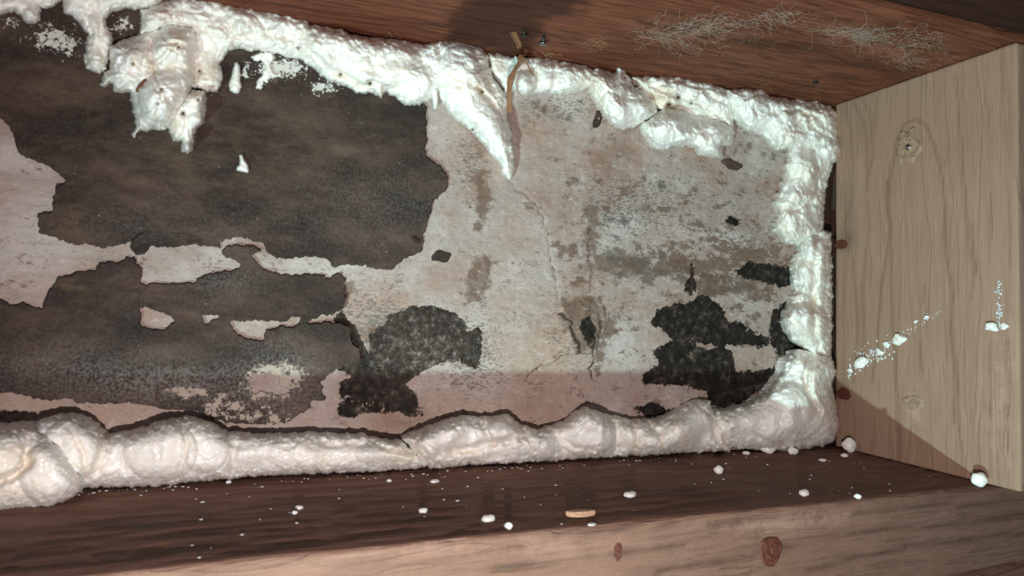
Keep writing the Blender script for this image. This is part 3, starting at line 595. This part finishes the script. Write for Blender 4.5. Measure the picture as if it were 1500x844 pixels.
foam('foam_clump', 'pear-shaped foam lump hanging right of the short foam bead', [(863, 108), (873, 96), (890, 102), (899, 104), (904, 94), (912, 96), (922, 109), (926, 123), (946, 136), (963, 149), (962, 169), (941, 181), (916, 191), (903, 187), (886, 172), (876, 159), (860, 133)],
     .026, 34, seed=14, lumps=[(918, 155, 40, 32, .008)], pits=[(916, 113, 2.5, .008)], tan=[(868, 120, 8, 10, .4)], bub=1.1)
foam('foam_rope', 'folded foam ropes tucked under the ceiling timber, over the wide lump', [(924, 112), (950, 110), (985, 110), (1010, 113), (1035, 118), (1062, 128), (1078, 140), (1076, 165), (1074, 188), (1060, 184), (1040, 178), (1020, 171), (995, 166), (970, 162), (955, 148), (940, 136)],
     .016, 20, seed=15, creases=[([(930, 120), (955, 145), (975, 155), (1010, 162), (1040, 172)], .009, 5), ([(955, 125), (990, 140), (1020, 150), (1060, 172)], .005, 4), ([(990, 118), (1030, 130), (1060, 150)], .004, 4)], pits=[(980, 153, 4, .012), (993, 143, 4, .010), (1013, 151, 3, .008)], tan=[(960, 143, 16, 10, .9), (985, 155, 18, 7, .7), (940, 118, 12, 6, .6)])
foam('foam_clump', 'wide bubbly foam lump lowest of those right of centre', [(936, 184), (946, 176), (960, 166), (972, 157), (999, 160), (1025, 170), (1055, 174), (1073, 184), (1076, 200), (1072, 212), (1061, 216), (1059, 232), (1039, 231), (1025, 226), (1012, 214), (992, 216), (972, 221), (956, 216), (939, 196)],
     .026, 30, seed=16, lumps=[(985, 192, 40, 26, .006), (1040, 198, 34, 28, .007)], bub=1.2, tan=[(1030, 190, 10, 20, .3)])
foam('foam_bead', 'foam bead running to the upper right corner of the wall', [(1062, 130), (1085, 126), (1100, 128), (1118, 125), (1127, 138), (1150, 143), (1190, 146), (1216, 153), (1228, 166), (1230, 205), (1215, 222), (1180, 216), (1155, 218), (1138, 222), (1120, 201), (1098, 193), (1080, 184), (1070, 165)],
     .022, 30, seed=17, creases=[([(1165, 150), (1170, 175), (1150, 205)], .004, 4), ([(1130, 165), (1170, 160), (1200, 175), (1222, 195)], .005, 4), ([(1180, 170), (1195, 190), (1225, 205)], .004, 3)], lumps=[(1120, 165, 40, 26, .006), (1195, 175, 26, 20, .004)], tan=[(1165, 190, 12, 10, .5), (1205, 152, 12, 5, .7)])
foam('foam_bead', 'upper upright foam bead on the right, ending in a yellowish smooth lobe', [(1158, 205), (1190, 200), (1228, 200), (1234, 212), (1232, 229), (1223, 240), (1214, 262), (1209, 300), (1206, 345), (1185, 352), (1168, 361), (1150, 356), (1131, 337), (1138, 313), (1131, 296), (1142, 276), (1150, 240)],
     .026, 32, seed=18, creases=[([(1140, 306), (1165, 308), (1190, 295), (1200, 265)], .005, 4), ([(1190, 215), (1200, 250), (1175, 300)], .003, 4)], tan=[(1165, 335, 28, 14, .25), (1140, 310, 12, 5, .4)], bub=.75)
foam('foam_bead', 'lower upright foam bead standing against the right board', [(1185, 340), (1205, 336), (1219, 341), (1221, 420), (1220, 510), (1216, 528), (1190, 522), (1168, 507), (1147, 486), (1143, 470), (1153, 445), (1162, 424), (1158, 392), (1170, 358)],
     .026, 28, seed=19, creases=[([(1200, 345), (1194, 400), (1192, 470), (1200, 515)], .005, 5), ([(1155, 428), (1190, 430)], .004, 4)], lumps=[(1180, 475, 34, 32, .007)], bub=.85)
foam('foam_clump', 'pinkish rounded foam mound in the lower right corner', [(1166, 512), (1190, 514), (1219, 522), (1226, 545), (1219, 565), (1226, 590), (1230, 625), (1222, 648), (1205, 655), (1160, 661), (1120, 661), (1075, 657), (1050, 640), (1042, 612), (1050, 600), (1075, 598), (1100, 590), (1120, 577), (1142, 552), (1150, 528)],
     .034, 48, base=BB, seed=20, creases=[([(1190, 520), (1178, 545), (1183, 575), (1200, 600)], .010, 4), ([(1060, 610), (1080, 640)], .003, 4)], lumps=[(1150, 605, 60, 45, .006), (1208, 560, 18, 50, .004)], bub=.45, roll=.5, tan=[(1195, 555, 14, 34, .35)])
foam('foam_bead', 'ribbed foam bead on the bottom timber between centre and corner mound', [(772, 642), (797, 628), (829, 618), (845, 604), (861, 597), (893, 608), (925, 615), (953, 615), (982, 608), (1005, 594), (1024, 585), (1039, 588), (1047, 605), (1060, 628), (1075, 650), (1070, 662), (1046, 662), (989, 665), (861, 672), (800, 677), (775, 674)],
     .032, 38, base=BB, seed=21, creases=[([(895, 610), (905, 635), (900, 668)], .006, 4), ([(925, 616), (935, 640), (930, 666)], .004, 3.5), ([(950, 616), (968, 640), (975, 664)], .004, 3.5), ([(1020, 588), (1045, 615), (1052, 650)], .006, 4), ([(815, 640), (840, 655), (870, 660)], .004, 4)], lumps=[(860, 635, 44, 34, .008), (1010, 625, 38, 38, .006)], bub=.7, tan=[(1060, 648, 8, 10, .6), (990, 622, 20, 8, .25)])
foam('foam_bead', 'foam bead on the bottom timber at centre, glossy cream hollow in front', [(588, 642), (609, 632), (644, 619), (680, 609), (706, 612), (744, 608), (762, 622), (790, 630), (814, 642), (812, 674), (760, 678), (700, 681), (630, 687), (612, 674), (600, 655)],
     .032, 34, base=BB, seed=22, creases=[([(704, 612), (712, 635), (725, 650)], .007, 4), ([(640, 668), (680, 660), (725, 650), (765, 640)], .008, 6), ([(765, 625), (780, 650), (778, 674)], .005, 4), ([(625, 650), (645, 660)], .004, 4)], lumps=[(670, 635, 44, 22, .008), (738, 632, 28, 22, .007)], bub=.75, tan=[(680, 664, 36, 8, .35), (790, 660, 14, 10, .3)])
foam('foam_bead', 'longest smooth foam bead on the bottom timber, left of centre', [(20, 645), (39, 621), (85, 606), (107, 606), (135, 617), (156, 636), (192, 631), (228, 619), (256, 612), (284, 610), (309, 620), (334, 633), (377, 636), (431, 635), (460, 633), (502, 636), (531, 636), (559, 643), (588, 645), (602, 655), (623, 668), (627, 684), (609, 688), (502, 693), (377, 698), (263, 709), (235, 713), (121, 715), (60, 705)],
     .034, 42, base=BB, seed=23, creases=[([(156, 638), (150, 665), (140, 690)], .008, 7), ([(262, 614), (275, 650), (262, 700)], .004, 4), ([(330, 634), (345, 655), (340, 690)], .005, 5), ([(100, 625), (120, 660), (128, 700)], .004, 5), ([(470, 650), (540, 650), (600, 665)], .003, 5)], lumps=[(235, 660, 55, 46, .008), (110, 655, 50, 44, .008), (300, 655, 36, 38, .006), (570, 665, 50, 22, .004)], bub=.5, roll=.5, tan=[(440, 655, 60, 10, .15)])
foam('foam_clump', 'curled foam mound nearest the camera in the lower left corner', [(-40, 632), (0, 628), (39, 626), (64, 636), (89, 654), (110, 684), (121, 704), (119, 722), (78, 741), (36, 744), (0, 748), (-40, 754)],
     .030, 46, base=-.030, seed=24, creases=[([(-20, 715), (10, 702), (30, 690), (44, 676)], .012, 6), ([(40, 630), (42, 655), (34, 680)], .006, 5)], lumps=[(75, 695, 48, 48, .010), (0, 665, 36, 38, .008)], bub=.4, roll=.4, back=.004, tan=[(20, 722, 40, 12, .35)])

# ------------------------------------------------------------------ crumbs of foam on the bottom timber
def crumb_mesh(name, sx, sy, sz, seed, mat, sub=2, rough=.12):
    bm = bmesh.new(); bmesh.ops.create_icosphere(bm, subdivisions=sub + 1, radius=1)
    rnd = random.Random(seed); k = [rnd.uniform(0, 9) for _ in range(3)]
    for v in bm.verts:
        c = v.co; s = 1 + rough * (math.sin(3 * c.x + k[0]) * math.cos(2.6 * c.y + k[1]) + .5 * math.sin(5 * c.z + 4 * c.x + k[2]))
        v.co = Vector((c.x * s * sx, c.y * s * sy, c.z * s * sz))
    lo = min(v.co.z for v in bm.verts)
    for v in bm.verts: v.co.z -= lo
    me = bpy.data.meshes.new(name); bm.to_mesh(me); bm.free(); me.polygons.foreach_set('use_smooth', [True] * len(me.polygons)); me.materials.append(mat)
    me.attributes.new('tan', 'FLOAT', 'POINT')
    return me
PXM = .00064
crumbs = [((1244, 663), 9, 'round foam ball at the foot of the pale right board', 1.0), ((1479, 724), 9, 'bluish white foam pellet at the far right end of the bottom timber', .9),
          ((1126, 664), 12, 'cream foam ball under the corner mound', .7), ((1161, 666), 7, 'small foam ball right of the cream one, under the corner mound', .7),
          ((1053, 694), 7, 'white foam crumb below the ribbed bead, right of centre', .8), ((715, 764), 9, 'brightest oval foam crumb near the front edge, left of centre', .55),
          ((745, 775), 6, 'round foam crumb on the front edge right of the brightest one', .8), ((637, 707), 7, 'flat foam flake just below the centre foam bead', .35),
          ((923, 728), 9, 'flat white foam flake right of the wood chip', .45), ((1178, 727), 7, 'flat foam crumb below the corner mound, near the front edge', .6),
          ((1259, 731), 5, 'tiny foam crumb on the front edge below the round ball', .6), ((620, 751), 6, 'tiny foam crumb left of the brightest oval one', .6),
          ((438, 746), 5, 'upper of two tiny crumbs on the left half of the timber', .6), ((432, 753), 4, 'lower of two tiny crumbs on the left half of the timber', .6),
          ((249, 708), 14, 'flattened foam nugget at the foot of the longest bead', .45), ((406, 696), 4, 'tiny foam bit touching the longest bead, left of centre', .6),
          ((1093, 666), 5, 'tiny foam bit left of the cream ball', .5), ((885, 781), 6, 'faint flat flake on the front edge, right of the wood chip', .25),
          ((1237, 670), 5, 'tiny foam bit beside the round ball', .5), ((1205, 676), 5, 'pair-like foam flake between corner mound and round ball', .4),
          ((335, 708), 4, 'tiny foam speck in front of the longest bead', .5), ((570, 706), 4, 'tiny foam speck below the right end of the longest bead', .5)]
for k, (p, rpx, lab, flat) in enumerate(crumbs):
    P = on_sill(np.array(p, float)); dist = np.linalg.norm(P - CAM); rr = rpx * dist / FPX
    me = crumb_mesh('foam_crumb', rr, rr * .8, rr * flat, k, FOAM)
    o = bpy.data.objects.new('foam_crumb', me); C.objects.link(o); o.location = (P[0], max(P[1], -D + .002), zb(P[0]) - .0004)
    tag(o, lab, 'foam crumb', 'foam crumbs on the bottom timber')
def crumbs_stuff():
    rnd = random.Random(5); bm = bmesh.new()
    for k in range(190):
        a = rnd.random()
        if a < .6: p = (rnd.uniform(110, 1215), 0); x = on_sill(np.array((p[0], 690.)))[0]; y = -.004 - abs(rnd.gauss(0, .009))
        else: x = rnd.uniform(-.62, -.02); y = rnd.uniform(-D + .006, -.01)
        s = rnd.uniform(.0003, .0009)
        bmesh.ops.create_icosphere(bm, subdivisions=1, radius=s, matrix=Matrix.Translation((x, y, zb(x) + s * .3)) @ Matrix.Diagonal((rnd.uniform(.8, 2), 1, .6, 1)))
    o = bm_obj('foam_dust', bm, FOAM); tag(o, 'fine white foam dust sprinkled along the bottom timber', 'foam dust', kind='stuff')
crumbs_stuff()

# wood chip and its like
def chip(name, P, L, Wd, T, rot, mat, label, cat, seed):
    rnd = random.Random(seed); bm = bmesh.new(); n = 12; vs = []
    prof = [(-1, -.2), (-.7, -.9), (-.2, -1), (.4, -.85), (.9, -.5), (1, .1), (.8, .7), (.3, 1), (-.3, .9), (-.8, .6)]
    for zz in (0, 1):
        vs.append([bm.verts.new((x * L / 2 * (1 + .06 * rnd.uniform(-1, 1)), y * Wd / 2, zz * T)) for x, y in prof])
    bm.faces.new(vs[0][::-1]); bm.faces.new(vs[1]); m = len(prof)
    for i in range(m): bm.faces.new((vs[0][i], vs[0][(i + 1) % m], vs[1][(i + 1) % m], vs[1][i]))
    bmesh.ops.bevel(bm, geom=bm.edges[:], offset=T * .2, segments=1, affect='EDGES')
    o = bm_obj(name, bm, mat, smooth_=False); o.location = P; o.rotation_euler = rot; return tag(o, label, cat)
P = on_sill(np.array((850., 757.)))
chip('wood_chip', (P[0], P[1], zb(P[0]) + .0005), .021, .006, .0035, (0, 0.02, -.15), CHIP, 'pale wood chip lying on the bottom timber', 'wood chip', 1)
P = at_y(np.array((207., 126.)), YW - .037)
chip('wood_splinter', tuple(P), .011, .003, .0015, (1.57, -1.0, 0), SPLINT, 'red brown splinter stuck in the biggest foam clump', 'splinter', 2)
P = at_y(np.array((609., 352.)), YW - .0065)
chip('wood_splinter', tuple(P), .010, .0025, .0015, (1.57, .45, 0), RUST, 'black sliver near the right edge of the big dark sheet', 'splinter', 3)

# ------------------------------------------------------------------ foam flecks on the right board
def fleck(x_face, px, s, seed, name='foam_fleck', el=1.0):
    P = at_x(np.array(px, float), x_face)
    me = crumb_mesh(name, s * .8 * el, s, s * .45, seed, FOAM, 2, .3)
    o = bpy.data.objects.new(name, me); C.objects.link(o); o.location = (P[0] + .0003, P[1], P[2]); o.rotation_euler = (0, -math.pi / 2, 0)
    return o
for k, (p, s, lab) in enumerate([((1265, 531), .0075, 'largest foam fleck low on the right board beside the foam'), ((1320, 497), .0065, 'foam fleck at the top of the diagonal trail, right board'), ((1290, 516), .004, 'flat fleck midway along the diagonal trail'),
                                 ((1455, 479), .0052, 'left fleck of the pair near the right board edge'), ((1472, 478), .003, 'right fleck of the pair near the right board edge'), ((1247, 543), .003, 'small fleck left of the largest one'),
                                 ((1300, 505), .0035, 'fleck just left of the topmost trail fleck'), ((1358, 465), .0026, 'fleck where the diagonal trail thins out'), ((1342, 471), .002, 'tiny fleck on the thin part of the trail')]):
    tag(fleck(0, p, s, 60 + k), lab, 'foam fleck', 'foam flecks on the right board')
def flecks_stuff():
    rnd = random.Random(9); bm = bmesh.new()
    pts = []
    for k in range(110):
        t = rnd.random(); pts.append((1240 + 140 * t + rnd.gauss(0, 3), 545 - 92 * t + rnd.gauss(0, 7 * (1 - t) + 2), rnd.uniform(.0003, .0013) * (1.3 - .8 * t)))
    for k in range(60):
        pts.append((1280 + rnd.gauss(0, 12), 518 + rnd.gauss(0, 6), rnd.uniform(.0004, .0015)))
    for k in range(60):
        t = rnd.random(); pts.append((1463 + rnd.gauss(0, 2.2), 412 + 72 * t, rnd.uniform(.0004, .0013)))
    for x, y, s in pts:
        P = at_x(np.array((x, y)), 0.0)
        bmesh.ops.create_icosphere(bm, subdivisions=1, radius=s, matrix=Matrix.Translation((-s * .1, P[1], P[2])) @ Matrix.Diagonal((.5, 1, rnd.uniform(.7, 1.6), 1)))
    o = bm_obj('foam_spatter', bm, FOAM); tag(o, 'fine white foam spatter trail across the right board', 'foam spatter', kind='stuff')
flecks_stuff()

# ------------------------------------------------------------------ knots, nails
def knot(parent, P, normal, rx, ry, mat, label=None, name='knot', proud=.0006, chipped=.04):
    """a domed oval knot with rings, lying in the face of its timber"""
    bm = bmesh.new(); n = 28; rings = [(1, 0), (.93, 1), (.8, .55), (.68, 1), (.5, .6), (.36, 1.1), (.16, .5)]
    nv = Vector(normal); a = Vector((1, 0, 0)) if abs(nv.x) < .5 else Vector((0, 1, 0)); b = nv.cross(a); a = a.copy()
    prev = None; rk = random.Random(int(rx * 1e5)); jt = [rk.uniform(-chipped, chipped) for _ in range(n)]; jit = lambda t: 1 + .5 * (jt[t] + jt[t - 1]) + .05 * math.sin(6 * math.pi * t / n)
    for r_, h in rings:
        cur = [bm.verts.new((a * (rx * r_ * math.cos(2 * math.pi * t / n)) + b * (ry * r_ * math.sin(2 * math.pi * t / n))) * jit(t) + nv * (h * proud * (.6 + .8 * rk.random()))) for t in range(n)]
        if prev:
            for t in range(n): bm.faces.new((prev[t], prev[(t + 1) % n], cur[(t + 1) % n], cur[t]))
        prev = cur
    bm.faces.new(prev)
    o = bm_obj(name, bm, mat, parent); o.location = tuple(P)
    if label: tag(o, label)
    return o
P = at_y(np.array((1127., 807.)), -D); knot(T_SILL, P, (0, -1, 0), .0095, .0105, KNOT, 'round dark red knot', proud=.0018)
P = at_y(np.array((905., 808.)), -D); knot(T_SILL, P, (0, -1, 0), .003, .006, KNOT, 'small upright dark knot')
P = at_x(np.array((1236., 577.)), 0); knot(T_BOARD, P, (-1, 0, 0), .009, .0065, KNOT, 'small red knot beside the foam')
P = at_x(np.array((1330., 215.)), 0); KN = knot(T_BOARD, P, (-1, 0, 0), .0125, .015, KNOT_PALE, 'chipped pale knot around the nail head', proud=.0022, chipped=.35)
P = at_x(np.array((1340., 590.)), 0); knot(T_BOARD, P, (-1, 0, 0), .010, .006, KNOT_PALE, 'splintered pale gouge', 'gouge', .0016, .4)
P = at_x(np.array((1232., 358.)), 0); knot(T_BOARD, P, (-1, 0, 0), .009, .005, KNOT, 'flat dark knot beside the foam', proud=.0003)

def nail(P, direction, rad, L, label, mat_head=METAL):
    root = bpy.data.objects.new('nail', None); C.objects.link(root); root.location = tuple(P)
    q = Vector(direction).to_track_quat('Z', 'Y'); root.rotation_mode = 'QUATERNION'; root.rotation_quaternion = q
    bm = bmesh.new(); bmesh.ops.create_cone(bm, cap_ends=True, segments=16, radius1=rad, radius2=rad * .9, depth=rad * .5, matrix=Matrix.Translation((0, 0, L)))
    bmesh.ops.bevel(bm, geom=[e for e in bm.edges if e.calc_face_angle(0) > .6], offset=rad * .12, segments=2, affect='EDGES')
    bm_obj('head', bm, mat_head, root)
    bm = bmesh.new(); bmesh.ops.create_cone(bm, cap_ends=True, segments=10, radius1=rad * .4, radius2=rad * .45, depth=L + .004, matrix=Matrix.Translation((0, 0, (L - .004) / 2)))
    bm_obj('shank', bm, RUST, root)
    tag(root, label, 'nail'); return root
P = at_x(np.array((1332., 216.)), 0); nail(P, (-1, -.1, -.2), .003, .0018, 'shiny nail head in the chipped knot of the right board')
P = on_top(np.array((767., 44.))); nail(P, (.1, 0, -1), .0030, .005, 'left of two nail heads poking from the ceiling timber', RUST)
P = on_top(np.array((797., 52.))); nail(P, (-.1, .1, -1), .0035, .007, 'right of two nail heads poking from the ceiling timber', METAL)
P = on_top(np.array((1195., 117.))); nail(P, (0, .1, -1), .0028, .003, 'rusty nail in the ceiling timber near the upper right corner', RUST)
P = at_plane(np.array((1277., 6.)), .0125, H + .004); nail(P, (0, 0, -1), .0024, .003, 'nail head glinting in the dark plank at the top')

# ------------------------------------------------------------------ fibres and cobwebs
def tube(bm, pts, rad, seg=5):
    prev = None
    for i, p in enumerate(pts):
        p = Vector(p); t = (Vector(pts[min(i + 1, len(pts) - 1)]) - Vector(pts[max(i - 1, 0)])).normalized()
        a = t.orthogonal().normalized(); b = t.cross(a)
        cur = [bm.verts.new(p + (a * math.cos(2 * math.pi * k / seg) + b * math.sin(2 * math.pi * k / seg)) * rad) for k in range(seg)]
        if prev:
            for k in range(seg): bm.faces.new((prev[k], prev[(k + 1) % seg], cur[(k + 1) % seg], cur[k]))
        prev = cur
def spline(pts, n=24):
    pts = np.array(pts, float); t = np.linspace(0, len(pts) - 1, n); out = []
    for v in t:
        i = min(int(v), len(pts) - 2); f_ = v - i; p0 = pts[max(i - 1, 0)]; p1 = pts[i]; p2 = pts[i + 1]; p3 = pts[min(i + 2, len(pts) - 1)]
        out.append(.5 * ((2 * p1) + (-p0 + p2) * f_ + (2 * p0 - 5 * p1 + 4 * p2 - p3) * f_ ** 2 + (-p0 + 3 * p1 - 3 * p2 + p3) * f_ ** 3))
    return np.array(out)
root = bpy.data.objects.new('fibre_strand', None); C.objects.link(root)
tp = on_top(np.array((751., 45.)))
path = [tp + np.array((0, 0, -.0005)), on_top(np.array((761., 66.))) + np.array((0, 0, -.0015)), at_y((763., 82.), -.034), at_y((757., 98.), -.036), at_y((748., 112.), -.036), at_y((744., 135.), -.034), at_y((745., 162.), -.026)]
root.location = tuple(path[0]); rnd = random.Random(4)
for k in range(11):
    bm = bmesh.new(); off = np.array([rnd.gauss(0, .0013), rnd.gauss(0, .0006), rnd.gauss(0, .0006)])
    pts = [np.array(p) - path[0] + off + np.array([rnd.gauss(0, .0007), rnd.gauss(0, .0003), rnd.gauss(0, .0006)]) for p in path]
    tube(bm, spline(pts, 30), rnd.uniform(.0003, .0007)); bm_obj('fibre', bm, TWINE, root)
branch = [path[2], at_y((772., 92.), -.036), at_y((778., 104.), -.034), at_y((782., 110.), -.030)]
for k in range(4):
    bm = bmesh.new(); pts = [np.array(p) - path[0] + np.array([rnd.gauss(0, .0006), rnd.gauss(0, .0003), rnd.gauss(0, .0006)]) for p in branch]
    tube(bm, spline(pts, 16), rnd.uniform(.0002, .0005)); bm_obj('fibre', bm, TWINE, root)
tag(root, 'ragged brown fibre strand hanging from ceiling timber over the foam', 'fibre')

def webs(label, regions, seed, mat, rad=.00011, off=.0015, cat='cobweb'):
    rnd = random.Random(seed); bm = bmesh.new()
    for (cx, cy, rx, ry, n, ln) in regions:
        for k in range(n):
            x = cx + rnd.gauss(0, rx * .5); y = cy + rnd.gauss(0, ry * .5); a = rnd.gauss(.15, .5); pts = []
            for j in range(5):
                P = on_top(np.array((x, y))); pts.append(P + np.array((0, 0, -abs(rnd.gauss(0, off)) - .0002)))
                x += math.cos(a) * ln * rnd.uniform(.5, 1.3); y += math.sin(a) * ln * rnd.uniform(.3, 1.); a += rnd.gauss(0, .6)
            tube(bm, spline(pts, 14), rad * rnd.uniform(.5, 1.3), 4)
    o = bm_obj('cobweb', bm, mat); tag(o, label, cat, kind='stuff')
webs('dusty cobweb strands under the middle of the ceiling timber', [(960, 48, 50, 8, 60, 11), (1020, 36, 40, 7, 50, 10), (1060, 30, 60, 14, 30, 9), (1130, 20, 40, 10, 40, 10), (1000, 60, 70, 14, 30, 6)], 1, WEB)
webs('dusty cobweb strands near the right end of the ceiling timber', [(1225, 45, 50, 6, 60, 11), (1260, 52, 24, 4, 50, 9), (1330, 62, 50, 9, 50, 9), (1320, 88, 50, 8, 40, 6), (1300, 40, 60, 10, 16, 9)], 2, WEB)
webs('curly brown shavings and hairs stuck on the ceiling timber', [(870, 62, 14, 6, 12, 6), (1095, 75, 20, 8, 3, 14), (1030, 75, 12, 10, 3, 9), (1195, 128, 4, 12, 4, 7), (1110, 122, 20, 3, 4, 9), (800, 78, 10, 3, 5, 6), (560, 56, 60, 5, 6, 8)], 3, TWINE, .0003, .001, 'hairs')
